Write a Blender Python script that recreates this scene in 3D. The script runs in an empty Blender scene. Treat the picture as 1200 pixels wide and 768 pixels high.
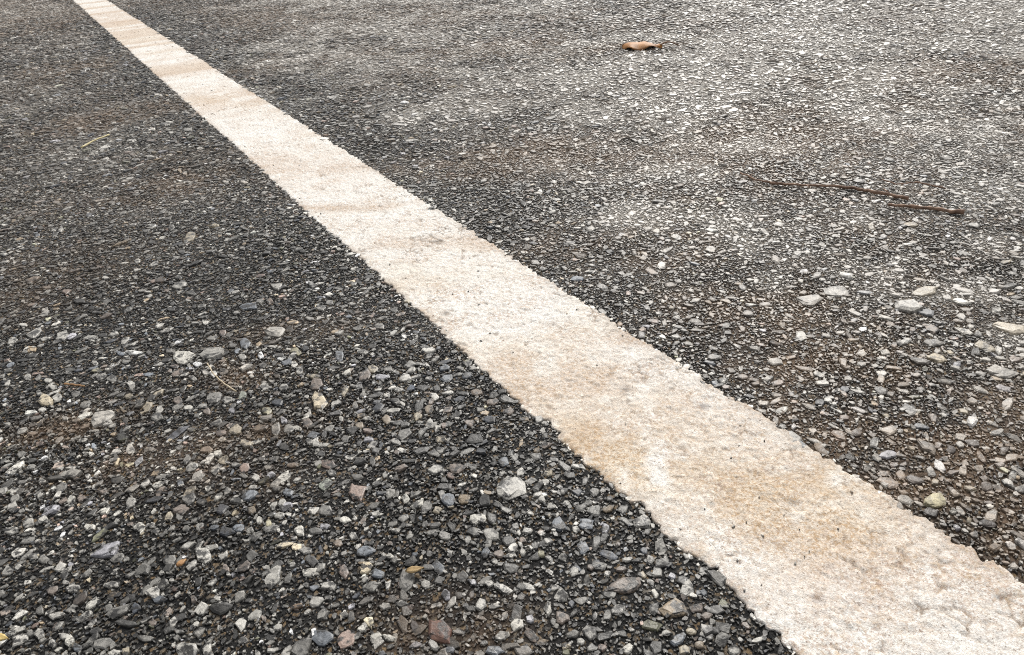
import bpy, math, random
import numpy as np
from mathutils import Vector, Matrix

# ------------------------------------------------------------------ camera, sky, sun, exposure
SC = bpy.context.scene
H = 0.264                       # camera height over the road, metres
F = 832.0                       # focal length in pixels of a 1200 px wide picture
PITCH, ROLL = math.radians(31.8), math.radians(4.5)
cp, sp = math.cos(PITCH), math.sin(PITCH); cr, sr = math.cos(ROLL), math.sin(ROLL)
cam_d = bpy.data.cameras.new('camera'); cam = bpy.data.objects.new('camera', cam_d)
SC.collection.objects.link(cam); SC.camera = cam
c_right = Vector((cr, -sr*sp, -sr*cp)); c_down = Vector((-sr, -cr*sp, -cr*cp)); c_fwd = Vector((0, cp, -sp))
cam.rotation_euler = Matrix((c_right, -c_down, -c_fwd)).transposed().to_euler(); cam.location = (0, 0, H)
cam_d.sensor_fit = 'HORIZONTAL'; cam_d.sensor_width = 36; cam_d.lens = F/1200*36
cam_d.clip_start = .01; cam_d.clip_end = 2000
cam_d.dof.use_dof = True; cam_d.dof.focus_distance = .62; cam_d.dof.aperture_fstop = 55

SUN_EL, SUN_AZ = math.radians(42), math.radians(20)     # azimuth clockwise from the view direction (+Y)
W = bpy.data.worlds.new('World'); SC.world = W; W.use_nodes = True
wn, wl = W.node_tree.nodes, W.node_tree.links
bg = wn['Background']; bg.inputs['Strength'].default_value = .10
sky = wn.new('ShaderNodeTexSky'); sky.sky_type = 'NISHITA'; sky.sun_disc = False
sky.sun_elevation = SUN_EL; sky.sun_rotation = SUN_AZ
sky.air_density = 1.0; sky.dust_density = 4.0; sky.ozone_density = 1.0
hs = wn.new('ShaderNodeHueSaturation'); hs.inputs['Saturation'].default_value = .10   # an overcast sky is nearly colourless
wl.new(sky.outputs[0], hs.inputs['Color']); wl.new(hs.outputs[0], bg.inputs['Color'])
sd = bpy.data.lights.new('sun', 'SUN'); sd.energy = 1.5; sd.angle = math.radians(12); sd.color = (1, .955, .875)
sun = bpy.data.objects.new('sun', sd); SC.collection.objects.link(sun)
d = Vector((math.sin(SUN_AZ)*math.cos(SUN_EL), math.cos(SUN_AZ)*math.cos(SUN_EL), math.sin(SUN_EL)))
sun.rotation_euler = (-d).to_track_quat('-Z', 'Y').to_euler()
SC.view_settings.view_transform = 'Standard'; SC.view_settings.look = 'None'
SC.view_settings.exposure = 0.70; SC.view_settings.gamma = 1
SC.render.engine = 'CYCLES'; SC.cycles.use_denoising = False
SC.cycles.filter_width = 1.05; SC.cycles.max_bounces = 5; SC.cycles.diffuse_bounces = 3; SC.cycles.glossy_bounces = 2

random.seed(7); RNG = np.random.default_rng(11)

# ------------------------------------------------------------------ helpers
def ground(px, py, z=0.0):
    """Road point seen at photo pixel (px, py)."""
    px = np.asarray(px, float); py = np.asarray(py, float)
    dx, dy = (px-600)/F, (py-384)/F
    dx, dy = dx*cr - dy*sr, dx*sr + dy*cr
    t = (H-z)/(dy*cp + sp)
    return t*dx, t*(cp - dy*sp)

def pixel(x, y):
    zc = np.maximum(y*cp + H*sp, .05)
    a, b = x/zc, (H*cp - y*sp)/zc
    return 600 + F*(a*cr + b*sr), 384 + F*(b*cr - a*sr)

def vnoise(x, y, scale, seed):
    """Value noise in 0..1, smooth, features about `scale` metres."""
    r = np.random.default_rng(seed).random((256, 256))
    u, v = x/scale + 1000, y/scale + 1000
    i, j = np.floor(u).astype(int), np.floor(v).astype(int)
    a, b = u-i, v-j
    a, b = a*a*(3-2*a), b*b*(3-2*b)
    i0, i1, j0, j1 = i % 256, (i+1) % 256, j % 256, (j+1) % 256
    return (r[i0, j0]*(1-a) + r[i1, j0]*a)*(1-b) + (r[i0, j1]*(1-a) + r[i1, j1]*a)*b

def fbm(x, y, scale, seed):
    return (vnoise(x, y, scale, seed)*.5 + vnoise(x, y, scale/2.1, seed+1)*.3 + vnoise(x, y, scale/4.3, seed+2)*.2)

def blob(px, py, cx, cy, rx, ry, tilt=0.0):
    t = math.radians(tilt); ux, uy = px-cx, py-cy
    a, b = ux*math.cos(t) - uy*math.sin(t), ux*math.sin(t) + uy*math.cos(t)
    return np.exp(-((a/rx)**2 + (b/ry)**2))

def sstep(a, b, x):
    t = np.clip((x-a)/(b-a), 0, 1); return t*t*(3-2*t)

def mesh_from(name, V, loops, starts, col=None):
    me = bpy.data.meshes.new(name)
    me.vertices.add(len(V)); me.vertices.foreach_set('co', np.ascontiguousarray(V, np.float32).ravel())
    me.loops.add(len(loops)); me.loops.foreach_set('vertex_index', np.ascontiguousarray(loops, np.int32))
    me.polygons.add(len(starts)); me.polygons.foreach_set('loop_start', np.ascontiguousarray(starts, np.int32))
    me.polygons.foreach_set('use_smooth', np.zeros(len(starts), bool))
    me.update(calc_edges=True)
    if col is not None:
        at = me.color_attributes.new('col', 'FLOAT_COLOR', 'POINT')
        c = np.ones((len(V), 4), np.float32); c[:, :col.shape[1]] = col
        at.data.foreach_set('color', c.ravel())
    return me

def link(name, me, mat=None, parent=None, **props):
    o = bpy.data.objects.new(name, me); SC.collection.objects.link(o)
    if mat: me.materials.clear(); me.materials.append(mat)
    if parent: o.parent = parent
    for k, v in props.items(): o[k] = v
    return o

# ------------------------------------------------------------------ materials
def new_mat(name):
    m = bpy.data.materials.new(name); m.use_nodes = True
    nt = m.node_tree; return m, nt.nodes, nt.links, nt.nodes['Principled BSDF']

def noise(n, l, scale, detail=3, rough=.55, vec=None, w=None):
    t = n.new('ShaderNodeTexNoise'); t.inputs['Scale'].default_value = scale
    t.inputs['Detail'].default_value = detail; t.inputs['Roughness'].default_value = rough
    if vec is not None: l.new(vec, t.inputs['Vector'])
    return t

def ramp(n, l, src, lo, hi, a=0.0, b=1.0):
    r = n.new('ShaderNodeMapRange'); r.inputs[1].default_value = lo; r.inputs[2].default_value = hi
    r.inputs[3].default_value = a; r.inputs[4].default_value = b
    l.new(src, r.inputs[0]); return r.outputs[0]

def mul(n, l, col, fac):
    v = n.new('ShaderNodeVectorMath'); v.operation = 'SCALE'
    l.new(col, v.inputs[0]); l.new(fac, v.inputs['Scale']); return v.outputs[0]

def mixc(n, l, fac, a, b):
    m = n.new('ShaderNodeMix'); m.data_type = 'RGBA'
    if isinstance(fac, float): m.inputs[0].default_value = fac
    else: l.new(fac, m.inputs[0])
    for s, i in ((a, 6), (b, 7)):
        if isinstance(s, tuple): m.inputs[i].default_value = (*s, 1)
        else: l.new(s, m.inputs[i])
    return m.outputs[2]

def stone_material(name, from_object):
    m, n, l, p = new_mat(name)
    geo = n.new('ShaderNodeNewGeometry'); pos = geo.outputs['Position']
    if from_object:
        oi = n.new('ShaderNodeObjectInfo'); src, keep = oi.outputs['Color'], oi.outputs['Alpha']
    else:
        a = n.new('ShaderNodeAttribute'); a.attribute_name = 'col'; src, keep = a.outputs['Color'], a.outputs['Alpha']
    mott = noise(n, l, 420, 4, .65, pos)            # mineral mottling of 1-3 mm
    speck = noise(n, l, 1900, 2, .6, pos)
    f = n.new('ShaderNodeMath'); f.operation = 'MULTIPLY'
    l.new(ramp(n, l, mott.outputs[0], .3, .7, .62, 1.38), f.inputs[0])
    l.new(ramp(n, l, speck.outputs[0], .32, .68, .72, 1.28), f.inputs[1])
    c = mul(n, l, src, f.outputs[0])
    film = noise(n, l, 190, 5, .7, pos)             # patches of bitumen film still stuck to the stone
    fm = n.new('ShaderNodeMath'); fm.operation = 'MULTIPLY'                # worn away where the road is scoured pale
    l.new(ramp(n, l, film.outputs[0], .50, .56, 0, .95), fm.inputs[0]); l.new(keep, fm.inputs[1])
    c = mixc(n, l, fm.outputs[0], c, (.022, .021, .02))
    l.new(c, p.inputs['Base Color'])
    l.new(ramp(n, l, mott.outputs[0], .3, .7, .32, .60), p.inputs['Roughness'])
    p.inputs['Specular IOR Level'].default_value = .5
    b = n.new('ShaderNodeBump'); b.inputs['Strength'].default_value = .55; b.inputs['Distance'].default_value = .0007
    l.new(mott.outputs[0], b.inputs['Height']); l.new(b.outputs[0], p.inputs['Normal'])
    return m

M_STONE = stone_material('crushed_stone', True)
M_AGG = stone_material('asphalt_aggregate', False)

def bitumen_material():
    m, n, l, p = new_mat('bitumen_binder')
    pos = n.new('ShaderNodeNewGeometry').outputs['Position']
    a = n.new('ShaderNodeAttribute'); a.attribute_name = 'col'
    grain = noise(n, l, 900, 4, .7, pos)
    vor = n.new('ShaderNodeTexVoronoi'); vor.inputs['Scale'].default_value = 330; l.new(pos, vor.inputs['Vector'])
    c = mul(n, l, a.outputs['Color'], ramp(n, l, grain.outputs[0], .3, .7, .45, 1.7))
    # loose sand grains caught in the binder
    vs = n.new('ShaderNodeTexVoronoi'); vs.inputs['Scale'].default_value = 620; l.new(pos, vs.inputs['Vector'])
    pick = n.new('ShaderNodeSeparateColor'); l.new(vs.outputs['Color'], pick.inputs[0])
    sand = ramp(n, l, pick.outputs[0], .74, .84, 0, .8)
    sc = mixc(n, l, pick.outputs[1], (.22, .15, .08), (.2, .19, .17))
    c = mixc(n, l, sand, c, sc)
    l.new(c, p.inputs['Base Color']); l.new(ramp(n, l, grain.outputs[0], .3, .7, .45, .7), p.inputs['Roughness'])
    p.inputs['Specular IOR Level'].default_value = .22
    s = n.new('ShaderNodeMath'); s.operation = 'SUBTRACT'; l.new(grain.outputs[0], s.inputs[0]); l.new(vor.outputs['Distance'], s.inputs[1])
    b = n.new('ShaderNodeBump'); b.inputs['Strength'].default_value = .9; b.inputs['Distance'].default_value = .0016
    l.new(s.outputs[0], b.inputs['Height']); l.new(b.outputs[0], p.inputs['Normal'])
    return m
M_BIT = bitumen_material()

def paint_material():
    m, n, l, p = new_mat('worn_white_paint')
    pos = n.new('ShaderNodeNewGeometry').outputs['Position']
    a = n.new('ShaderNodeAttribute'); a.attribute_name = 'col'
    g1 = noise(n, l, 520, 4, .65, pos); g2 = noise(n, l, 1500, 3, .6, pos)
    f = n.new('ShaderNodeMath'); f.operation = 'MULTIPLY'
    l.new(ramp(n, l, g1.outputs[0], .32, .6, .80, 1.05), f.inputs[0])
    l.new(ramp(n, l, g2.outputs[0], .36, .6, .78, 1.06), f.inputs[1])
    c = mul(n, l, a.outputs['Color'], f.outputs[0])
    dirt = noise(n, l, 330, 4, .7, pos); patch = noise(n, l, 28, 4, .6, pos)
    dm = n.new('ShaderNodeMath'); dm.operation = 'MULTIPLY'
    l.new(ramp(n, l, dirt.outputs[0], .5, .66, 0, .85), dm.inputs[0]); l.new(ramp(n, l, patch.outputs[0], .4, .66, .08, 1), dm.inputs[1])
    c = mixc(n, l, dm.outputs[0], c, (.48, .355, .225))
    gr = noise(n, l, 760, 3, .6, pos); gm = n.new('ShaderNodeMath'); gm.operation = 'MULTIPLY'        # grime in the fine pores
    l.new(ramp(n, l, gr.outputs[0], .50, .59, 0, .8), gm.inputs[0]); l.new(ramp(n, l, patch.outputs[0], .40, .66, .14, 1), gm.inputs[1])
    c = mixc(n, l, gm.outputs[0], c, (.44, .33, .265))
    st = n.new('ShaderNodeMath'); st.operation = 'MULTIPLY'                                  # stains soak into the pores first
    sn = noise(n, l, 620, 4, .65, pos)
    l.new(ramp(n, l, sn.outputs[0], .47, .60, 0, .85), st.inputs[0]); l.new(a.outputs['Alpha'], st.inputs[1])
    c = mixc(n, l, st.outputs[0], c, (.42, .275, .145))
    sp_ = noise(n, l, 1150, 2, .55, pos)                                                   # fine dark grit stuck in the paint
    c = mixc(n, l, ramp(n, l, sp_.outputs[0], .625, .67, 0, .8), c, (.22, .155, .115))
    vd = n.new('ShaderNodeTexVoronoi'); vd.inputs['Scale'].default_value = 200
    wn_ = noise(n, l, 900, 2, .6, pos); wv = n.new('ShaderNodeVectorMath'); wv.operation = 'MULTIPLY_ADD'
    l.new(wn_.outputs['Color'], wv.inputs[0]); wv.inputs[1].default_value = (.0034,)*3; l.new(pos, wv.inputs[2]); l.new(wv.outputs[0], vd.inputs['Vector'])   # chips worn through to the stone
    vp = n.new('ShaderNodeSeparateColor'); l.new(vd.outputs['Color'], vp.inputs[0])
    vm = n.new('ShaderNodeMath'); vm.operation = 'MULTIPLY'
    l.new(ramp(n, l, vd.outputs['Distance'], .22, .16, 0, .9), vm.inputs[0]); l.new(ramp(n, l, vp.outputs[0], .91, .98, 0, 1), vm.inputs[1])
    c = mixc(n, l, vm.outputs[0], c, mixc(n, l, vp.outputs[1], (.26, .16, .105), (.19, .165, .145)))
    pit = noise(n, l, 420, 3, .6, pos)
    c = mixc(n, l, ramp(n, l, pit.outputs[0], .69, .74, 0, .75), c, (.14, .105, .085))
    l.new(c, p.inputs['Base Color']); p.inputs['Roughness'].default_value = .72
    p.inputs['Specular IOR Level'].default_value = .3
    s = n.new('ShaderNodeMath'); s.operation = 'ADD'; l.new(g1.outputs[0], s.inputs[0]); l.new(g2.outputs[0], s.inputs[1])
    b = n.new('ShaderNodeBump'); b.inputs['Strength'].default_value = .6; b.inputs['Distance'].default_value = .0007
    l.new(s.outputs[0], b.inputs['Height']); l.new(b.outputs[0], p.inputs['Normal'])
    return m
M_PAINT = paint_material()

def simple_material(name, c1, c2, scale, rough=.7, stretch=(1, 1, 1)):
    m, n, l, p = new_mat(name)
    tc = n.new('ShaderNodeTexCoord'); mp = n.new('ShaderNodeMapping'); mp.inputs['Scale'].default_value = stretch
    l.new(tc.outputs['Object'], mp.inputs[0])
    t = noise(n, l, scale, 4, .6, mp.outputs[0])
    l.new(mixc(n, l, ramp(n, l, t.outputs[0], .35, .65), c1, c2), p.inputs['Base Color'])
    p.inputs['Roughness'].default_value = rough
    b = n.new('ShaderNodeBump'); b.inputs['Strength'].default_value = .4; b.inputs['Distance'].default_value = .0008
    l.new(t.outputs[0], b.inputs['Height']); l.new(b.outputs[0], p.inputs['Normal'])
    return m

# ------------------------------------------------------------------ the painted line's own frame
L0 = np.array(ground(85+1.107*400, 400)); R0 = np.array(ground(125+1.575*400, 400))
vx, vy = (-10-600)/F, (-85.5-384)/F
vx, vy = vx*cr - vy*sr, vx*sr + vy*cr
ang = math.atan2(vx, cp - vy*sp)
U = np.array([math.sin(ang), math.cos(ang)]); N = np.array([math.cos(ang), -math.sin(ang)])   # along, across (to the right)
TL, TR = float(L0 @ N), float(R0 @ N)
NOTCH = []        # bites out of the left/right edge: along, half length, depth (positive bites inward)
for px, py, ln, dep, side in ((640, 499, .007, .006, 0), (745, 606, .007, .006, 0), (835, 670, .007, .010, 0),
                              (735, 392, .012, .004, 1)):
    gx, gy = ground(px, py); NOTCH.append((float(gx*U[0]+gy*U[1]), ln, dep, side))

def edges(s):
    zero = np.zeros_like(s)
    out = []
    for side in (0, 1):
        k = 40 + 17*side
        e = (vnoise(s, zero, .14, k)-.5)*.0022 + (vnoise(s, zero, .02, k+1)-.5)*.0008 + (vnoise(s, zero, .0052, k+2)-.5)*.0014 + (vnoise(s, zero, .0022, k+3)-.5)*.0026
        sign = 1 if side == 0 else -1
        e = e + sign*(.0014*sstep(.74, .82, vnoise(s, zero, .0075, k+8)) + .0009*sstep(.7, .8, vnoise(s, zero, .0042, k+9)))     # chips broken out of the rim
        for a, ln, dep, sd_ in NOTCH:
            if sd_ == side: e = e + sign*dep*.35*np.exp(-np.abs((s-a)/ln)**3)
        out.append((TL if side == 0 else TR) + e)
    return out

def on_paint(x, y, margin=0.0):
    s, t = x*U[0]+y*U[1], x*N[0]+y*N[1]
    a, b = edges(s)
    return (t > a+margin) & (t < b-margin)

# ------------------------------------------------------------------ dust and wear lying on the road (a colour map of the ground)
BROWN = [(890, 165, 190, 26, 6, .7), (610, 185, 150, 20, 5, .7), (1060, 560, 210, 70, -15, .75), (960, 430, 160, 40, -10, .5), (1130, 640, 120, 40, -20, .6),
         (40, 12, 140, 24, 8, .7), (140, 138, 120, 14, 14, .45), (70, 85, 110, 10, 14, .35), (330, 18, 90, 14, 0, .6), (480, 14, 160, 10, 0, .5), (275, 440, 38, 13, 0, .85), (180, 215, 190, 36, 12, .34),
         (40, 330, 130, 40, 14, .36), (230, 525, 150, 18, 12, .6), (80, 500, 80, 16, 15, .7), (640, 55, 190, 10, 2, .55), (1130, 88, 200, 18, 5, .6),
         (430, 205, 100, 14, 14, .5), (520, 735, 90, 40, 0, .35), (250, 560, 90, 30, 0, .35), (960, 125, 140, 12, 5, .6), (700, 290, 140, 34, 0, .4), (1170, 520, 100, 50, 0, .55),
         (300, 80, 70, 10, 12, .4), (30, 190, 80, 14, 14, .35), (330, 390, 90, 12, 8, .3), (880, 370, 130, 30, -6, .4)]
PALE = [(560, 128, 80, 16, 4, .75), (775, 202, 70, 12, 3, .9), (880, 55, 330, 45, 2, .75), (1120, 120, 250, 55, 2, .65), (1110, 285, 190, 46, -4, .95), (860, 250, 110, 14, 0, .8), (1150, 330, 90, 14, 0, .7), (930, 300, 90, 16, -5, .55), (1190, 400, 70, 30, 0, .6), (1110, 385, 90, 22, -6, .5), (1060, 340, 160, 16, -3, .6), (1000, 250, 160, 22, 0, .6),
        (700, 22, 300, 24, 0, .7), (1180, 215, 150, 60, 0, .95), (1010, 340, 130, 12, 0, .5), (430, 55, 130, 22, 5, .4), (760, 128, 130, 14, 4, .6), (500, 25, 140, 20, 2, .45), (1040, 215, 120, 20, 0, .5)]

def dust(x, y):
    """0..1 weights of brown dirt and of pale dust over the road at ground points."""
    px, py = pixel(x, np.maximum(y, -.05))
    br = np.zeros_like(x); pa = np.zeros_like(x)
    for b in BROWN: br = np.maximum(br, blob(px, py, *b[:5])*b[5])
    for b in PALE: pa = np.maximum(pa, blob(px, py, b[0], b[1], b[2]*1.25, b[3]*1.25, b[4])*min(1, b[5]*1.15))
    t = x*N[0] + y*N[1]
    br = br + .22*sstep(TR-.02, TR+.25, t) + .22*sstep(.7, 1.6, y)*sstep(TL, TL-.1, t); pa = pa + .16*sstep(.5, 1.4, y)*sstep(TL, TL-.1, t)                          # the lane right of the line is dustier
    pa = np.maximum(pa, .92*sstep(.62, 1.05, y)*sstep(TR+.10, TR+.5, t))
    n1, n2 = fbm(x, y, .16, 3), fbm(x, y, .12, 9)
    pa = pa*(.22 + 1.0*sstep(.36, .58, fbm(x, y, .34, 47)))
    n3 = fbm(x, y, .03, 23)
    br = br*(1+.35*sstep(TR, TR+.2, t))*1.25*(.2 + 1.3*n1)*(.25+1.5*n3)*(.45+.9*sstep(.35, .7, vnoise(x, y, .011, 27))) + .16*sstep(.58, .75, fbm(x, y, .3, 31)); pa = pa*(.26 + 1.25*sstep(.3, .58, n2))*(.3+1.9*sstep(.34, .62, vnoise(x, y, .022, 29)*.5+vnoise(x, y, .055, 33)*.5))
    return np.clip(br, 0, .9), np.clip(pa, 0, .95)

# ------------------------------------------------------------------ the road sheet
def spaced(lo, hi, step, far, grow=1.35):
    a = list(np.arange(lo, hi+step/2, step)); s = step
    while a[-1] < far: s *= grow; a.append(a[-1]+s)
    s = step; b = []
    c = lo
    while c > -far: s *= grow; c -= s; b.append(c)
    return np.array(b[::-1] + a)
gx = spaced(-2.6, 2.6, .016, 400); gy = spaced(.04, 4.4, .016, 400)
X, Y = np.meshgrid(gx, gy); xr, yr = X.ravel(), Y.ravel()
br, pa = dust(np.clip(xr, -3.2, 3.2), np.clip(yr, 0, 6))
base = np.tile(np.array([.012, .012, .012]), (len(xr), 1))
base += (np.array([.15, .10, .064])-base)*(.85*br)[:, None]
base += (np.array([.32, .305, .275])-base)*(pa*.7)[:, None]
rz = (fbm(xr, yr, .05, 60)-.5)*.0012*((np.abs(xr) < 2.7) & (yr < 4.5) & (yr > 0)) - .0004
nx, ny = len(gx), len(gy)
i, j = np.meshgrid(np.arange(nx-1), np.arange(ny-1)); q = (j*nx+i).ravel()
lp = np.stack([q, q+1, q+nx+1, q+nx], 1).ravel()
road = link('road', mesh_from('road', np.stack([xr, yr, rz], 1), lp, np.arange(0, len(lp), 4), base), M_BIT,
            kind='structure', label='dark asphalt road surface of exposed crushed stone on both sides of a white line')

# ------------------------------------------------------------------ the painted line
s_list, s = [], -.25
while s < 16:
    s_list.append(s)
    dist = max(.25, s)
    s += .0011*max(1, (dist/.45))**1.6
S = np.array(s_list); NT = 112
eL, eR = edges(S)
f = np.concatenate([[0], np.linspace(.0, 1, NT), [1]])
T = eL[:, None] + (eR-eL)[:, None]*f[None, :]
Sg = np.repeat(S[:, None], len(f), 1)
PX = Sg*U[0] + T*N[0]; PY = Sg*U[1] + T*N[1]
x, y = PX.ravel(), PY.ravel()
def worley(x, y, cell, seed):
    """Distance to the nearest and second nearest random cell point, and the nearest cell's own random number."""
    r = np.random.default_rng(seed).random((256, 256, 3)); u, v = x/cell+900, y/cell+900
    i, j = np.floor(u).astype(int), np.floor(v).astype(int)
    d1 = np.full(len(x), 9.); d2 = np.full(len(x), 9.); hh = np.zeros(len(x))
    for di in (-1, 0, 1):
        for dj in (-1, 0, 1):
            q = r[(i+di) % 256, (j+dj) % 256]
            dd = np.hypot(i+di+q[:, 0]-u, j+dj+q[:, 1]-v); new = dd < d1
            d2 = np.where(new, d1, np.minimum(d2, dd)); hh = np.where(new, q[:, 2], hh); d1 = np.where(new, dd, d1)
    return d1, d2, hh
wa1, wa2, wah = worley(x, y, .0072, 71); wb1, wb2, wbh = worley(x, y, .0032, 72)     # painted-over stones: plateaus and creases
ca, cb = sstep(.0, .22, wa2-wa1), sstep(.0, .25, wb2-wb1)
near = 1/(1+np.maximum(0, np.hypot(x, y)-.6)**2)
z = .0010 + ((wah-.5)*.0005*ca - (1-ca)*.0002 + (wbh-.5)*.0006*cb - (1-cb)*.0003)*near + (vnoise(x, y, .002, 73)-.5)*.0004 + (fbm(x, y, .06, 74)-.5)*.0008
pits = np.maximum((1-ca)*sstep(.66, .78, fbm(x, y, .02, 76)), (1-cb)*.6*sstep(.70, .82, fbm(x, y, .03, 77)))
pits = np.maximum(pits, .7*sstep(.975, .985, wbh)*sstep(.5, .65, fbm(x, y, .05, 78)))
z -= pits*.0007
f2 = np.tile(f, len(S)); edge_d = np.minimum(f2, 1-f2)*(TR-TL)
z -= .0004*np.exp(-edge_d/.0008)
Z = z.reshape(T.shape); Z[:, 0] = -.002; Z[:, -1] = -.002; z = Z.ravel()
px, py = pixel(x, np.maximum(y, -.05))
pc = np.tile(np.array([.845, .826, .782]), (len(x), 1))
stain = np.zeros(len(x))
def tint(col, w):
    global pc
    pc = pc + (np.array(col)-pc)*np.clip(w, 0, 1)[:, None]
m1, m2, m3 = fbm(x, y, .05, 80), fbm(x, y, .018, 83), fbm(x, y, .12, 86)
tint((.74, .645, .51), .5*sstep(.5, .72, m3)*(.3+1.0*m2))                 # pinkish tan film
sxy, txy = x*U[0]+y*U[1], x*N[0]+y*N[1]
band = vnoise(sxy+.12*txy, sxy*0, .11, 90)*.6 + vnoise(sxy+.12*txy, sxy*0, .04, 91)*.4
tint((.62, .51, .40), .8*sstep(.5, .7, band)*sstep(.7, 1.3, sxy))      # roller bands on the far stretch
for b, c, k in (((735, 532, 75, 34, 0), (.60, .42, .20), .95), ((690, 512, 34, 14, 0), (.5, .33, .18), .6), ((930, 605, 95, 40, -18), (.56, .37, .16), .95), ((985, 570, 50, 14, -25), (.55, .36, .16), .85), ((850, 645, 40, 14, 20), (.5, .36, .2), .5),
                ((640, 440, 90, 26, 0), (.6, .48, .41), .7), ((500, 285, 60, 5, 3), (.5, .36, .26), .5), ((745, 398, 26, 7, 0), (.42, .27, .16), .6), ((560, 290, 20, 5, 0), (.5, .33, .18), .5),
                ((265, 118, 45, 10, 5), (.6, .48, .38), .75), ((143, 20, 40, 7, 5), (.62, .5, .41), .8), ((225, 85, 30, 4, 6), (.62, .52, .44), .5), ((350, 195, 60, 16, 0), (.64, .54, .48), .6),
                ((380, 246, 40, 3, 2), (.4, .26, .15), .7), ((425, 245, 46, 4, 4), (.5, .36, .25), .5), ((1060, 690, 120, 50, -10), (.62, .5, .43), .45), ((960, 690, 60, 30, 0), (.64, .5, .42), .4),
                ((1150, 650, 40, 10, -30), (.45, .31, .22), .5), ((810, 500, 80, 26, 0), (.66, .56, .49), .5), ((720, 455, 20, 10, 0), (.5, .36, .26), .5), ((340, 130, 26, 5, 0), (.5, .37, .22), .4)):
    w_ = np.clip(1.5*blob(px, py, b[0], b[1], b[2]*1.3, b[3]*1.3, b[4]), 0, 1)*sstep(.15, .62, m2)
    tint(c, k*w_*.46); stain = np.maximum(stain, k*w_)
for b in ((640, 365, 70, 26, 0), (480, 260, 90, 14, 0), (290, 150, 60, 14, 4), (210, 70, 40, 7, 6), (860, 660, 60, 26, 20)):
    tint((.85, .83, .79), .7*blob(px, py, *b))
tint((.23, .17, .12), pits*.8); tint((.60, .48, .36), (1-ca)*.2*sstep(.4, .6, m1)); tint((.62, .52, .41), .25*sstep(.7, .95, wah)*sstep(.4, .65, m3))
tint((.07, .062, .055), .85*blob(px, py, 752, 601, 6, 10))
tint((.1, .09, .08), .7*blob(px, py, 929, 589, 6, 4)); tint((.12, .1, .08), .7*blob(px, py, 523, 369, 5, 3)); tint((.15, .1, .08), .7*blob(px, py, 957, 702, 6, 5)); tint((.1, .1, .1), .7*blob(px, py, 1027, 734, 6, 4))
tint((.13, .1, .08), .7*blob(px, py, 1172, 700, 9, 4, -35)); tint((.12, .11, .12), .7*blob(px, py, 823, 478, 7, 4)); tint((.12, .11, .11), .7*blob(px, py, 733, 458, 7, 4)); tint((.15, .12, .1), .6*blob(px, py, 513, 285, 7, 3))
tint((.30, .22, .15), .6*np.exp(-edge_d/.004)*sstep(.4, .7, m2))           # grubby edges
n_s, n_t = T.shape
i, j = np.meshgrid(np.arange(n_t-1), np.arange(n_s-1)); q = (j*n_t+i).ravel()
lp = np.stack([q, q+1, q+n_t+1, q+n_t], 1).ravel()
me = mesh_from('painted_line', np.stack([x, y, z], 1), lp, np.arange(0, len(lp), 4), np.column_stack([pc, stain]))
me.polygons.foreach_set('use_smooth', np.ones(len(me.polygons), bool))
link('road_marking', me, M_PAINT, kind='structure', category='road marking',
     label='worn white painted line with tan dirt stains running diagonally across the dark asphalt')

# ------------------------------------------------------------------ stones: shared colour chart (albedo)
CH = dict(w=(.54, .52, .465), p=(.41, .395, .36), g=(.222, .214, .196), d=(.068, .066, .061), b=(.16, .175, .195), B=(.045, .05, .06), c=(.50, .43, .31), t=(.30, .235, .16),
          o=(.24, .17, .115), k=(.29, .215, .18), l=(.37, .365, .39), r=(.115, .058, .043), u=(.2, .165, .14), y=(.52, .48, .31), v=(.115, .115, .075), G=(.31, .33, .28), K=(.02, .02, .024))

def dusted(col, x, y, k=1.0):
    br, pa = dust(x, y)
    r = np.random.default_rng(len(x)+17)                # no two stones are scoured or soiled alike
    pa = np.clip(pa*r.uniform(.35, 1.35, len(x)), 0, .95); br = np.clip(br*r.uniform(.5, 1.4, len(x)), 0, .9)
    keep = np.clip(1 - 1.3*pa - .7*br, .05, 1)[:, None]
    br, pa = (br*.8*k)[:, None], (pa*.92*k)[:, None]
    col = col + (np.array([.235, .168, .112])-col)*br
    return np.hstack([col + (np.array([.57, .54, .495])-col)*pa, keep])

def stone_mesh(poly, h, seed):
    """One crushed stone: a ground outline, a shoulder ring and a faceted, tilted top (8 sides, 40 triangles)."""
    r = np.random.default_rng(seed); n = len(poly); P = np.array(poly); c = P.mean(0)
    gx_, gy_ = r.normal(0, .25, 2)
    R = np.sqrt(((P-c)**2).sum(1)).mean()
    def ring(k, z, jit):
        q = c + (P-c)*(k*(1+r.normal(0, jit, n)))[:, None] if not np.isscalar(k) else c + (P-c)*(k*(1+r.normal(0, jit, n)))[:, None]
        zz = z*(1 + ((q-c)/R) @ np.array([gx_, gy_]) + r.normal(0, .07, n))
        return np.column_stack([q, zz])
    b = np.column_stack([c+(P-c)*1.06, np.full(n, -.0015)])
    m_ = ring(.98, h*.6, .03); t_ = ring(.74, h, .13)
    top = np.array([[*(c + r.normal(0, .12, 2)*R), h*(1.02+r.normal(0, .09))]])
    V = np.vstack([b, m_, t_, top]); lo, st = [], []
    for a in range(n):
        e = (a+1) % n
        for o_ in (0, n):
            st.append(len(lo)); lo += [o_+a, o_+e, o_+n+e, o_+n+a]
        st.append(len(lo)); lo += [2*n+a, 2*n+e, 3*n]
    return mesh_from('stone', V, np.array(lo), np.array(st))

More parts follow.
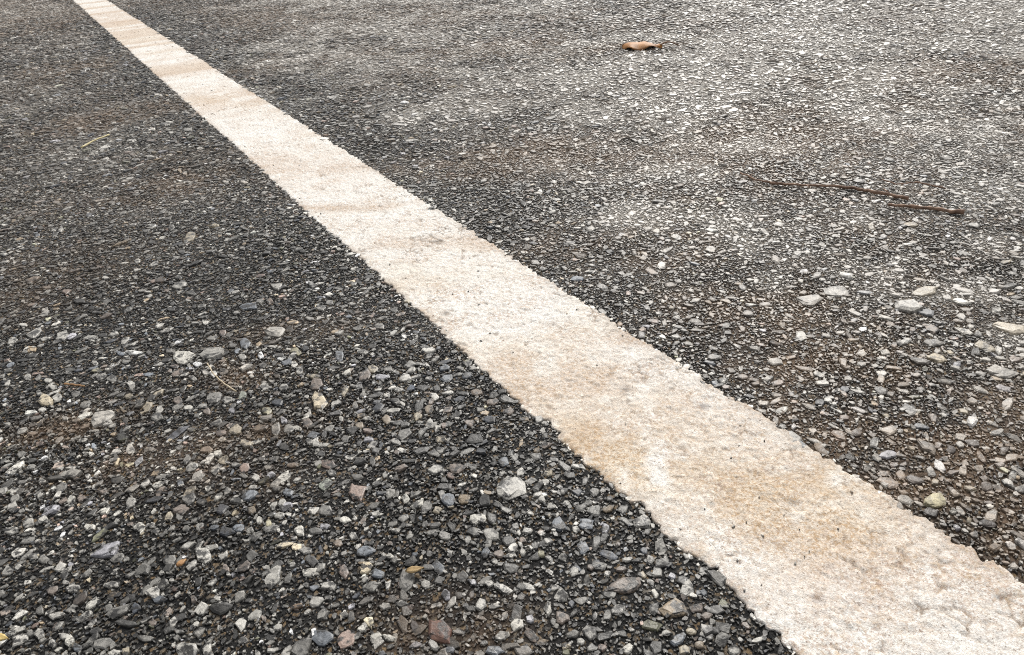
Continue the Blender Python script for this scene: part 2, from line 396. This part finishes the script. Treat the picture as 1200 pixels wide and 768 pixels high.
def outline_px(cx, cy, w, h, tilt, seed, n=8):
    """Angular outline inside a tilted ellipse of the picture, laid down on the road."""
    r = np.random.default_rng(seed)
    a = np.sort((np.arange(n) + r.uniform(-.46, .46, n))*2*math.pi/n)
    k = r.uniform(.74, 1.22, n)
    ex, ey = np.cos(a)*k*w/2, np.sin(a)*k*h/2
    t = math.radians(tilt)
    qx, qy = cx + ex*math.cos(t) + ey*math.sin(t), cy - ex*math.sin(t) + ey*math.cos(t)
    x, y = ground(qx, qy, .0015)
    P = np.column_stack([x, y])
    ar = np.sum(P[:, 0]*np.roll(P[:, 1], -1) - P[:, 1]*np.roll(P[:, 0], -1))
    return P if ar > 0 else P[::-1]

# x y width height tilt colour  (photo pixels of each stone big enough to pick out)
STONES = """
40 390 23 12 35 p;73 392 19 15 5 p;105 394 19 7 5 p;32 441 10 9 30 p;67 465 13 10 0 p;100 472 15 9 20 g;113 433 13 5 10 y;118 440 17 9 10 p;172 475 17 10 38 c;186 478 11 9 0 p
184 460 17 6 30 c;150 463 13 7 15 c;25 503 17 8 25 p;14 398 15 8 25 p;55 444 12 7 20 p;44 441 11 6 35 g;88 460 12 8 20 g;130 442 13 9 0 g;145 398 14 7 30 p;94 409 18 6 25 g
248 413 30 14 12 p;286 401 16 12 0 b;284 417 12 8 0 p;260 389 11 8 0 k;347 411 13 9 0 y;336 423 16 8 15 b;220 476 13 7 0 w;208 467 13 12 0 u;250 465 19 16 20 g
266 467 15 9 10 p;284 462 15 9 35 G;370 448 18 13 20 u;367 439 17 6 -5 c;309 452 13 10 0 p;332 452 14 9 0 p;312 480 13 9 0 y;276 502 20 13 5 c;258 506 14 8 15 k;361 485 13 6 0 p
360 493 15 11 0 u;322 501 16 14 30 g;338 501 15 11 0 g;332 491 9 8 0 l;254 494 19 7 12 g;397 415 11 14 0 b;204 428 10 7 0 k;325 470 18 11 10 B;242 481 10 9 0 u;350 433 10 9 0 p
437 431 15 10 10 c;448 440 19 6 0 l;475 441 18 10 8 p;480 426 17 10 20 g;521 430 15 9 0 b;524 442 19 10 0 b;547 439 14 9 0 B;495 453 20 8 0 d;490 487 10 10 0 c;503 478 13 10 -15 t
453 490 12 13 0 t;443 476 15 12 0 B;474 507 22 11 25 g;512 500 8 7 0 w;520 497 8 7 0 k;550 494 12 10 0 u;558 458 15 8 0 o;577 469 17 8 0 u;431 513 13 8 0 l;431 503 12 7 0 k
421 497 11 11 0 t;517 513 13 9 0 c;515 526 12 8 0 p;404 456 8 15 -30 c;555 513 21 14 0 d;574 490 18 11 0 B;466 455 14 6 0 p;465 470 9 7 0 g;596 480 14 9 0 u;424 411 16 6 -5 p
332 557 19 13 35 w;317 555 11 8 0 l;342 543 15 7 5 o;381 566 22 13 18 G;388 552 9 11 60 p;336 575 14 10 0 b;222 574 20 11 30 c;232 557 18 11 35 p;225 545 18 9 30 p;243 571 9 8 30 w
256 580 12 8 40 w;296 570 12 6 10 p;330 588 9 15 -25 p;320 590 10 7 25 p;277 585 20 8 0 g;294 596 13 8 0 t;327 602 14 7 10 p;303 608 8 8 0 w;317 618 22 10 0 g;314 612 9 11 -20 y
265 621 20 13 0 B;279 617 15 11 30 b;242 525 18 9 5 o;288 518 17 11 0 c;362 516 9 9 0 p;254 530 13 9 15 w;261 538 15 9 20 c;276 543 16 6 -5 g;370 517 11 9 50 p;210 595 22 9 30 u
655 613 20 21 40 b;687 613 22 14 0 b;709 618 9 18 -15 l;682 640 16 16 -20 b;575 625 20 16 -20 p;596 632 18 14 0 d;569 647 10 15 -20 b;584 648 13 11 0 u;597 650 12 8 0 w;618 620 14 8 0 p
604 615 11 10 -40 g;564 606 12 13 0 w;646 592 13 8 5 p;643 553 13 7 12 c;696 575 14 10 0 g;677 575 12 10 0 B;635 583 10 8 -20 p;627 638 10 10 0 g;634 647 11 9 0 y;642 632 13 9 0 p
680 593 16 9 10 g;690 588 13 8 -25 g;700 585 13 6 0 u;673 627 7 6 0 o;612 645 8 11 30 p;643 601 11 6 0 c;735 654 14 7 0 p;702 661 20 12 0 g;661 574 10 8 0 g;535 547 24 14 5 u
733 686 0 0 0 u;805 688 18 23 -10 p;788 673 10 9 0 l;770 669 14 14 -20 g;725 713 20 16 0 p;658 696 17 20 -15 p;712 671 9 9 0 p;768 694 8 12 30 w;763 731 30 13 -8 v;795 747 20 13 28 b
803 761 15 13 -20 c;828 720 15 10 0 u;712 720 12 16 -20 g;658 722 20 18 -10 u;681 750 12 10 0 p;663 755 12 10 0 c;736 759 14 14 0 w;693 663 11 9 0 u;728 665 18 8 0 u;706 757 14 9 -15 k
642 711 10 18 0 p;810 738 16 8 -5 c;672 668 13 12 0 p;700 660 16 11 -20 B;783 661 12 7 20 B;752 672 12 8 0 c;847 748 18 16 0 g;820 754 12 10 0 t;838 737 14 10 0 d;860 760 16 14 -10 p
525 583 16 18 0 b;475 583 12 11 20 w;489 590 19 10 40 w;512 596 12 9 0 c;558 606 16 13 15 w;380 615 15 9 0 l;428 644 27 14 15 b;402 668 13 17 0 k;443 671 17 12 -15 b
433 686 24 12 22 g;456 650 11 7 0 w;395 635 12 9 0 o;454 684 8 14 -15 p;522 695 10 14 20 l;498 683 12 11 40 p;480 710 13 8 0 k;451 709 16 8 0 p;470 706 18 8 0 p;378 718 14 21 -35 g
376 745 28 21 12 b;440 744 15 10 25 w;456 746 17 8 -15 w;563 706 13 17 -10 p;573 682 13 9 0 p;553 680 12 8 -20 l;605 730 17 16 -10 w;621 724 11 12 0 l;588 744 20 11 30 p;580 760 24 14 0 b
525 760 16 10 0 b;485 732 12 14 0 B;600 664 22 13 -10 d;512 548 22 14 0 p;404 607 14 10 0 w;590 540 16 12 0 b;463 620 12 7 0 p;506 622 14 7 15 g;440 600 12 8 0 p;424 735 14 8 20 w
137 652 20 10 28 g;121 597 17 10 20 w;152 588 15 12 40 p;104 616 15 11 10 w;163 616 18 10 10 w;197 604 15 12 35 c;220 637 20 8 25 p;198 655 18 15 0 g;179 692 20 14 0 p;181 680 17 8 30 g
69 664 17 11 35 p;50 654 15 12 0 g;66 719 22 10 12 p;22 736 20 8 22 p;45 740 15 14 10 p;33 741 13 9 30 g;80 748 11 16 -15 w;59 752 10 8 20 p;121 751 28 14 15 g
169 746 22 7 0 g;148 729 28 9 -5 d;146 763 10 16 -10 c;101 718 15 8 30 p;177 728 12 10 0 u;201 728 14 10 40 p;12 621 22 11 0 p;32 611 14 12 35 p;184 567 18 9 15 w;170 565 15 8 35 p
95 583 12 9 25 u;82 584 13 8 20 w;70 570 16 10 30 g;226 700 9 12 0 u;85 688 18 9 15 p;60 690 18 9 25 u;130 684 16 9 10 p;215 596 16 10 30 u;20 664 14 8 30 p;110 738 20 10 15 d
947 351 38 14 5 p;980 340 42 11 -5 p;1085 364 24 9 -10 b;1155 405 32 11 -14 c;1095 400 27 11 0 g;1038 411 13 8 0 w;1062 398 16 7 5 p;1175 435 38 17 -10 p
1168 362 13 9 0 w;1127 369 14 8 -20 p;1147 390 13 9 -30 p;912 447 17 9 0 k;1122 425 11 7 20 l;908 422 20 9 -10 p;1085 340 34 10 5 c;1190 419 14 8 -10 k;1068 262 21 7 -5 c;1021 265 9 8 -35 c
1042 531 25 10 12 l;1025 517 14 12 -20 p;1069 524 9 7 0 c;1048 543 12 8 0 u;1062 584 24 9 -22 p;1097 563 13 8 0 c;1112 562 11 6 0 o;1073 560 22 11 -10 B;1141 517 23 9 -12 B
1126 519 14 7 -20 p;1116 525 14 10 -20 B;1157 568 17 14 0 K;1183 564 20 9 -32 p;1170 505 20 8 15 p;1118 598 9 6 -10 w;1122 616 11 6 -25 l;1136 608 7 8 0 c;1092 599 22 12 0 K;1158 611 22 12 -10 K
1178 526 11 9 0 K;1037 565 11 10 0 p;1138 570 16 8 -10 c;1173 543 14 8 0 u;766 375 15 6 -8 k;757 381 11 6 0 l;792 393 12 6 0 p;223 276 16 9 35 c;324 334 15 9 0 p;180 308 13 5 20 p
210 333 18 7 10 p;290 358 24 10 5 b;319 388 10 7 0 w;150 362 14 6 25 g;52 366 14 6 30 p;990 455 16 8 -8 b;1010 425 12 8 0 p;870 440 12 8 0 u;1100 520 12 8 0 u;850 452 11 8 0 k
962 470 14 10 0 B;1150 455 22 7 -20 p;1130 480 14 8 -20 c;1188 555 12 9 -10 p;1080 498 20 6 -12 b;1005 505 14 9 0 u;990 488 12 8 0 k;940 520 16 8 -20 b;965 521 10 6 0 p;890 490 10 7 0 k
""".replace('\n', ';')
items = []
for tok in STONES.split(';'):
    v = tok.split()
    if len(v) == 6 and float(v[2]) > 0: items.append((*map(float, v[:5]), v[5]))

# top-level stones: the few that catch the eye, each with its own label
EYE = [(418, 576, 21, 22, 0, 'k', 'pinkish brown blocky stone alone among dark grit left of the white line', 'pebble'),
       (428, 664, 15, 16, 0, 'c', 'small cream stone lying left of a narrow tan leaf scrap', 'pebble'),
       (790, 711, 32, 25, 0, 't', 'tan angular stone lying close to the lower left edge of the white line', 'pebble'),
       (598, 572, 37, 29, 8, 'p', 'biggest whitish grey stone in the black grit just left of the line', 'pebble'),
       (733, 685, 46, 17, 12, 'u', 'long brownish grey stone pointing at the white line, near a tan angular stone', 'pebble'),
       (516, 737, 34, 32, 15, 'r', 'dark reddish brown stone in brown grit at the bottom of the view', 'pebble'),
       (126, 643, 36, 17, 26, 'l', 'flat lilac grey slab-shaped stone with straight edges', 'pebble'),
       (120, 488, 39, 17, 28, 'p', 'long pale grey stone tilted up in brown dirt left of the road line', 'pebble'),
       (52, 468, 18, 16, 0, 'c', 'small blocky cream white stone next to a pale grey chip', 'pebble'),
       (214, 418, 27, 16, 5, 'w', 'white and grey lumpy stone just left of the curved straw stalk', 'pebble'),
       (322, 388, 26, 14, 8, 'p', 'pale grey stone standing apart, up and right from the curved straw stalk', 'pebble'),
       (373, 468, 20, 20, 40, 'c', 'upright tan and cream stone to the right of the curved straw stalk', 'pebble'),
       (350, 620, 14, 14, 10, 'w', 'small cream white stone in dark grit, well left of the pinkish brown stone', 'pebble'),
       (1064, 357, 36, 14, -12, 'p', 'whitish grey stone touching a small bluish stone below it, right of the line', 'pebble'),
       (1184, 383, 38, 12, -8, 'c', 'flat cream white stone on the dusty asphalt at the right picture edge', 'pebble'),
       (1098, 418, 23, 11, -12, 'c', 'small cream stone directly below a darker grey stone, right of the line', 'pebble'),
       (1096, 585, 27, 16, 8, 'y', 'pointed pale yellow stone in brown grit right of the white line', 'pebble')]

KEEP = []                         # centre and radius of every placed stone, so that the rest keeps clear of them
def place(cx, cy, w, h, tilt, key, k, top=None):
    P = outline_px(cx, cy, w*(1.02 if top else .94), h*(1.02 if top else .94), tilt, 900+k)
    c = P.mean(0); R = np.sqrt(((P-c)**2).sum(1))
    hh = float(np.clip(R.min()*.25, .0009, .0020))*(1.25 if top else 1)
    me = stone_mesh(P-c, hh, 300+k)
    o = link('stone' if not top else 'pebble', me, M_STONE)
    o.location = (c[0], c[1], 0)
    col = np.array([CH[key]])*np.random.default_rng(k).uniform(.85, 1.12)
    if not top and key in 'ctkoy': col = col*.62 + np.array([.2, .19, .175])*.3
    col = dusted(col*(.92 if top else .84), c[:1], c[1:], .45)[0]
    o.color = col
    KEEP.append((c[0], c[1], R.mean()))
    return o
for k, it in enumerate(items):
    o = place(*it, k); o.parent = road
for k, it in enumerate(EYE):
    o = place(*it[:6], 700+k, True); o['label'] = it[6]; o['category'] = it[7]

# ------------------------------------------------------------------ the rest of the aggregate
KEEP = np.array(KEEP)
CELL = .0012
OX, OY, NXC, NYC = -2.9, .04, int(5.8/CELL), int(4.4/CELL)
occ = np.zeros((NXC, NYC), bool)
def mark(x, y, r):
    ri = np.maximum((r/CELL).astype(int), 0)
    ci, cj = ((x-OX)/CELL).astype(int), ((y-OY)/CELL).astype(int)
    for q in np.unique(ri):
        sel = ri == q
        for di in range(-q, q+1):
            for dj in range(-q, q+1):
                if di*di+dj*dj <= (q+.3)**2:
                    occ[np.clip(ci[sel]+di, 0, NXC-1), np.clip(cj[sel]+dj, 0, NYC-1)] = True
mark(KEEP[:, 0], KEEP[:, 1], KEEP[:, 2]*.9)
KEYS = list('gdpbtcukwoBlv'); PROB = np.array([30, 26, 23, 3, 1.8, 1, 5, 1.6, 1.2, .12, 4, 1, 1.5]); PROB /= PROB.sum()
PAL = np.array([CH[k] for k in KEYS])*.9

def scatter(y0, y1, cell, r_lo, r_hi, fill, seed):
    """Jittered grid of stone centres inside the view (with a margin to the sides), kept clear of larger stones and of the paint."""
    r = np.random.default_rng(seed)
    xm = 1.02*(y1*cp+H*sp)*1.1 + .06
    ax, ay = np.arange(-xm, xm, cell), np.arange(y0, y1, cell)
    X, Y = np.meshgrid(ax, ay); X = X + (np.arange(len(ay)) % 2)[:, None]*cell*.5
    x = (X + r.uniform(-.42, .42, X.shape)*cell).ravel(); y = (Y + r.uniform(-.42, .42, X.shape)*cell).ravel()
    px, py = pixel(x, y)
    ok = (px > -210) & (px < 1410) & (py > -40) & (py < 900) & (r.random(len(x)) < fill)
    x, y = x[ok], y[ok]
    ok = ~on_paint(x, y, r.uniform(-.0010, .0022, len(x)))
    x, y = x[ok], y[ok]
    rad = r_lo + (r_hi-r_lo)*r.random(len(x))**1.8
    # keep clear of what is there already
    ci, cj = ((x-OX)/CELL).astype(int), ((y-OY)/CELL).astype(int)
    free = np.ones(len(x), bool); q = (rad*.62/CELL).astype(int)
    for di, dj in ((0, 0), (1, 0), (-1, 0), (0, 1), (0, -1), (.7, .7), (-.7, .7), (.7, -.7), (-.7, -.7)):
        free &= ~occ[np.clip((ci+di*q).astype(int), 0, NXC-1), np.clip((cj+dj*q).astype(int), 0, NYC-1)]
    x, y, rad = x[free], y[free], rad[free]
    mark(x, y, rad*.8)
    return x, y, rad

VV, LL, SS, CC = [], [], [], []
off = [0, 0]
def add_stones(x, y, rad, n, mid, seed, hk=1.0, dk=1.0):
    r = np.random.default_rng(seed); N_ = len(x)
    if N_ == 0: return
    a = (np.arange(n)[None, :] + r.uniform(-.44, .44, (N_, n)))*2*math.pi/n
    k = r.uniform(.66, 1.22, (N_, n))
    asp = r.uniform(.38, .9, N_); th = r.uniform(0, math.pi, N_)
    ex, ey = np.cos(a)*k*(rad/np.sqrt(asp))[:, None], np.sin(a)*k*(rad*np.sqrt(asp))[:, None]
    qx = ex*np.cos(th)[:, None] - ey*np.sin(th)[:, None]; qy = ex*np.sin(th)[:, None] + ey*np.cos(th)[:, None]
    h = rad*r.uniform(.12, .38, N_)*hk; h = np.clip(h, .0004, .0016)
    g = r.normal(0, .32, (N_, 2))
    rings = [(1.05, None, 0)] + ([(.97, .62, .05)] if mid else []) + [(.74 if mid else .80, 1.0, .12)]
    vs = []
    for kk, zz, jit in rings:
        f_ = kk*(1+r.normal(0, jit, (N_, n))) if jit else np.full((N_, n), kk)
        rx, ry = qx*f_, qy*f_
        if zz is None: z_ = np.full((N_, n), -.0014)
        else: z_ = (h*zz)[:, None]*np.clip(1 + (rx*g[:, :1]+ry*g[:, 1:])/rad[:, None] + r.normal(0, .07, (N_, n)), .25, 1.8)
        vs.append(np.stack([x[:, None]+rx, y[:, None]+ry, z_], 2))
    V = np.stack(vs, 1).reshape(-1, 3); nr = len(rings)
    vb = off[0] + np.arange(N_)*(nr*n)
    ii = np.arange(n); jj = (ii+1) % n
    quads = np.concatenate([np.stack([ii+o_*n, jj+o_*n, jj+(o_+1)*n, ii+(o_+1)*n], 1) for o_ in range(nr-1)]).ravel()
    loc = np.concatenate([quads, ii+(nr-1)*n])
    st = np.concatenate([np.arange(0, len(quads), 4), [len(quads)]])
    LL.append((vb[:, None]+loc[None, :]).ravel()); SS.append((off[1] + np.arange(N_)[:, None]*len(loc) + st[None, :]).ravel())
    off[0] += N_*nr*n; off[1] += N_*len(loc)
    c = PAL[r.choice(len(KEYS), N_, p=PROB)]*np.exp(r.normal(0, .34, N_) + (fbm(x, y, .045, 140)-.5)*1.5)[:, None]
    c = np.clip(c, .015, .7)
    if dk != 1: c = c*np.where(r.random(N_) < .12, 1.0, dk)[:, None]        # fines are mostly coated with bitumen
    c = dusted(c, x, y)
    smear = on_paint(x, y, -.0012) & ~on_paint(x, y, .003) & (r.random(N_) < .4)                     # stones at the rim of the line caught by the paint
    c[smear] = [.70, .66, .59, .25]
    CC.append(np.repeat(c, nr*n, 0)); VV.append(V)

# extra countable stones among the largest, parts of the road, until there are 300
bx, by, brd = scatter(.1, .9, .028, .0034, .0054, .8, 101)
left = 300 - len(items)
order = np.argsort(-(brd/(by*cp+H*sp)))
sel, rest = order[:max(left, 0)], order[max(left, 0):]
for k in sel:
    r = np.random.default_rng(4000+int(k)); n = 8
    a = np.sort((np.arange(n)+r.uniform(-.32, .32, n))*2*math.pi/n); kk = r.uniform(.8, 1.12, n)
    asp, th = r.uniform(.5, .95), r.uniform(0, math.pi)
    ex, ey = np.cos(a)*kk*brd[k]/math.sqrt(asp), np.sin(a)*kk*brd[k]*math.sqrt(asp)
    P = np.column_stack([ex*math.cos(th)-ey*math.sin(th), ex*math.sin(th)+ey*math.cos(th)])
    o = link('stone', stone_mesh(P, brd[k]*r.uniform(.35, .55), 5000+int(k)), M_STONE, road); o.location = (bx[k], by[k], 0)
    c = PAL[r.choice(len(KEYS), p=PROB)][None, :]*math.exp(r.normal(0, .25))
    o.color = dusted(c, bx[k:k+1], by[k:k+1])[0]
add_stones(bx[rest], by[rest], brd[rest], 8, True, 102)
def layer(y0, y1, cell, lo, hi, fill, n, mid, seed, hk=1.0, dk=1.0):
    x, y, r_ = scatter(y0, y1, cell, lo, hi, fill, seed); add_stones(x, y, r_, n, mid, seed+1, hk, dk)
    return len(x)
cnt = []
cnt.append(layer(.9, 4.2, .030, .0050, .0085, .6, 7, False, 201, 1.3))
cnt.append(layer(.1, .8, .0082, .0017, .0036, .90, 7, True, 210))
cnt.append(layer(.8, 1.5, .0112, .0028, .0050, .92, 6, False, 212, 1.3))
cnt.append(layer(1.5, 4.2, .0150, .0042, .0068, .95, 6, False, 214, 1.25))
cnt.append(layer(.1, .8, .0045, .0010, .0019, .95, 6, False, 220, 1.1, 1))
cnt.append(layer(.8, 1.5, .0066, .0017, .0027, .92, 5, False, 222, 1.2, 1))
cnt.append(layer(1.5, 4.2, .0105, .0025, .0034, .8, 5, False, 224, 1.3, .7))
cnt.append(layer(.1, .62, .0026, .0006, .0011, .95, 5, False, 230, 1.5, .5))
cnt.append(layer(.1, .5, .0021, .0004, .0007, .8, 5, False, 234, 1.8, .35))
cnt.append(layer(.62, 1.0, .0036, .0009, .0014, .92, 5, False, 232, 1.4, .7))
# stray crumbs of grit lying on the paint
rr = np.random.default_rng(555); ss = .12 + 2.2*rr.random(110)**1.8; tt = TL + (TR-TL)*rr.uniform(.02, .98, 110)
add_stones(ss*U[0]+tt*N[0], ss*U[1]+tt*N[1], rr.uniform(.0003, .0011, 110)*(.75+.35*ss), 5, False, 556, .8, 1)
VV[-1][:, 2] += .0011
agg = mesh_from('aggregate', np.vstack(VV), np.concatenate(LL), np.concatenate(SS), np.vstack(CC))
link('aggregate', agg, M_AGG, road, kind='stuff')
print('stones', cnt, 'verts', off[0], 'tris', len(agg.loops)-2*len(agg.polygons))

# ------------------------------------------------------------------ litter on the road
def tube(pts, rad, n=7):
    """A tapered, slightly knobbly tube along 3-D points."""
    P = [Vector(p) for p in pts]; V, lo, st = [], [], []
    for i_, p in enumerate(P):
        t = (P[min(i_+1, len(P)-1)]-P[max(i_-1, 0)]).normalized()
        s_ = t.cross(Vector((0, 0, 1))).normalized(); u_ = s_.cross(t)
        rr = rad[i_]
        for a in range(n):
            q_ = a*2*math.pi/n; V.append(tuple(p + (s_*math.cos(q_) + u_*math.sin(q_))*rr*random.uniform(.88, 1.12)))
    for i_ in range(len(P)-1):
        for a in range(n):
            e = (a+1) % n; st.append(len(lo)); lo += [i_*n+a, i_*n+e, (i_+1)*n+e, (i_+1)*n+a]
    st.append(len(lo)); lo += list(range(n))[::-1]; st.append(len(lo)); lo += [(len(P)-1)*n+a for a in range(n)]
    me = mesh_from('tube', np.array(V), np.array(lo), np.array(st)); me.polygons.foreach_set('use_smooth', np.ones(len(st), bool)); return me

def path_px(pts, z, sub=5, wob=.0006):
    out = []
    for (x0, y0), (x1, y1) in zip(pts[:-1], pts[1:]):
        for k in range(sub):
            t = k/sub; g_ = ground(x0+(x1-x0)*t, y0+(y1-y0)*t, z)
            out.append((float(g_[0])+random.gauss(0, wob), float(g_[1])+random.gauss(0, wob), z+random.gauss(0, wob*.6)))
    g_ = ground(*pts[-1], z); out.append((float(g_[0]), float(g_[1]), z)); return out

def stalk(name, pts, z, r0, r1, mat, label, cat, **kw):
    p = path_px(pts, z, **kw); c = Vector((p[0][0], p[0][1], 0))
    rad = np.linspace(r0, r1, len(p))
    if r1 > .001: rad = rad*np.random.default_rng(len(p)).uniform(.72, 1.3, len(p))          # knots
    o = link(name, tube([Vector(q_)-c for q_ in p], rad), mat); o.location = c
    if r1 > .001:
        for k in range(3, len(p)-1, 6):                                                     # broken side shoots
            q0 = Vector(p[k])-c; sd_ = Vector((random.uniform(-.4, 1), random.choice((-1, 1))*random.uniform(.4, .9), .05)).normalized()*random.uniform(.006, .013)
            link('side_shoot', tube([q0, q0+sd_*.5+Vector((0, 0, .0006)), q0+sd_], [rad[k]*.7, rad[k]*.5, rad[k]*.35], 5), mat, o)
    o['label'] = label; o['category'] = cat; return o

M_TWIG = simple_material('twig_bark', (.12, .068, .046), (.34, .215, .145), 160, .8)
M_STRAW = simple_material('dry_straw', (.42, .34, .23), (.62, .53, .38), 220, .6)
M_GRASS = simple_material('yellow_grass', (.48, .41, .2), (.58, .5, .28), 120, .6)
M_LEAF = simple_material('dead_leaf', (.12, .042, .012), (.46, .19, .03), 42, .6)
M_LEAFC = simple_material('yellow_leaf', (.55, .40, .14), (.62, .48, .2), 120, .6)
M_CHIP = simple_material('orange_bark', (.34, .17, .07), (.44, .27, .13), 300, .7)
M_TAN = simple_material('tan_leaf_scrap', (.34, .23, .10), (.46, .33, .17), 260, .7)

stalk('twig', [(868, 203), (885, 210), (905, 215), (945, 217), (1000, 220), (1030, 226), (1064, 233)], .0027, .0008, .0015, M_TWIG,
      'long thin reddish brown twig lying on pale dusty asphalt above a shorter twig', 'twig')
stalk('twig', [(1040, 240.5), (1062, 242), (1095, 245), (1130, 249)], .0028, .0012, .0017, M_TWIG,
      'short straight brown twig lying just below the end of the longer twig', 'twig')
stalk('straw_stalk', [(243, 426), (249, 437), (260, 448), (277, 459)], .0034, .0004, .00055, M_STRAW,
      'thin curved pale straw stalk lying on brown dirt in the left asphalt', 'straw', wob=.00015)
stalk('grass_blade', [(95, 173), (108, 166), (128, 158)], .005, .0012, .0010, M_GRASS,
      'short yellow blade of dry grass on the upper left asphalt', 'grass blade', wob=.0003)
stalk('pine_needle', [(75, 450), (86, 451), (99, 452.5)], .0042, .0006, .0005, M_CHIP,
      'tiny orange brown needle among grey grit above the small cream block stone', 'needle', wob=.0002)
stalk('straw_stalk', [(136, 546), (139, 538)], .0042, .0009, .0007, M_STRAW,
      'tiny straight cream straw bit standing out in the lower left grit', 'straw', wob=.0001)
stalk('rootlet', [(1034, 211), (1052, 216), (1075, 214), (1108, 221)], .0045, .0006, .0007, M_TWIG,
      'hair thin brown rootlet lying beside the long twig', 'rootlet', wob=.0005)

def leaf(name, a_px, b_px, width, arch, mat, label, cat, nu=18, nv=10, curl=.25, z0=.002):
    a, b = Vector((*map(float, ground(*a_px)), z0)), Vector((*map(float, ground(*b_px)), z0))
    t = b-a; Ln = t.length; t.normalize(); sv = Vector((-t.y, t.x, 0))
    V, lo, st = [], [], []
    for layer_ in (0, 1):
        for i_ in range(nu+1):
            u_ = i_/nu; w_ = width*.5*(math.sin(math.pi*min(1, u_**.75))**1.05 if 0 < u_ < 1 else .02)*(1+.07*math.sin(u_*23)+.05*math.sin(u_*51))
            for j_ in range(nv+1):
                v_ = j_/nv*2-1
                zz = arch*(1-abs(v_)**1.6)*(.25+.75*math.sin(math.pi*u_**.7)) + .12*arch*abs(math.sin(u_*7+v_*2))*(1-abs(v_)) - .0012*math.exp(-(v_/.1)**2) + curl*arch*u_*u_ + .0034*math.sin(u_*13+v_*2.2)*abs(v_)*min(1, width*30)*(arch > .004)
                p = a + t*(u_*Ln) + sv*(v_*w_) + Vector((0, 0, zz - layer_*.0005))
                V.append(tuple(p-a))
    m_ = (nu+1)*(nv+1)
    idx = lambda l_, i_, j_: l_*m_ + i_*(nv+1) + j_
    for i_ in range(nu):
        for j_ in range(nv):
            st.append(len(lo)); lo += [idx(0, i_, j_), idx(0, i_+1, j_), idx(0, i_+1, j_+1), idx(0, i_, j_+1)]
            st.append(len(lo)); lo += [idx(1, i_, j_+1), idx(1, i_+1, j_+1), idx(1, i_+1, j_), idx(1, i_, j_)]
    rim = [(i_, 0) for i_ in range(nu)] + [(nu, j_) for j_ in range(nv)] + [(i_, nv) for i_ in range(nu, 0, -1)] + [(0, j_) for j_ in range(nv, 0, -1)]
    for k in range(len(rim)):
        p, q_ = rim[k], rim[(k+1) % len(rim)]
        st.append(len(lo)); lo += [idx(1, *p), idx(1, *q_), idx(0, *q_), idx(0, *p)]
    me = mesh_from(name, np.array(V), np.array(lo), np.array(st)); me.polygons.foreach_set('use_smooth', np.ones(len(st), bool))
    o = link(name, me, mat); o.location = a; o['label'] = label; o['category'] = cat
    return o
lf = leaf('dead_leaf', (729, 56), (776, 57), .050, .0075, M_LEAF, 'curled orange brown dead leaf lying on the pale asphalt at the top of the view', 'leaf')
e0, e1 = np.array(ground(774, 57)), np.array(ground(795, 55)); base_l = np.array(lf.location[:2])
pts = [Vector((*(e0+(e1-e0)*k/5-base_l), .004+.004*math.sin(k*.8))) for k in range(6)]
link('stem', tube(pts, np.linspace(.0016, .0010, 6)), M_TWIG, lf)
leaf('leaf_scrap', (-6, 752), (14, 754), .0038, .0012, M_LEAFC, 'small yellow leaf scrap at the left picture edge near the bottom', 'leaf scrap', 8, 4, .1, .0035)
leaf('bark_chip', (209, 669), (221, 661), .0034, .0012, M_CHIP, 'tiny bright orange bark chip among dark grit at lower left', 'bark chip', 8, 4, .1, .0035)
leaf('leaf_scrap', (476, 675), (498, 671), .0036, .0010, M_TAN, 'narrow tan leaf scrap lying right of a small cream stone', 'leaf scrap', 8, 4, .1, .0035)
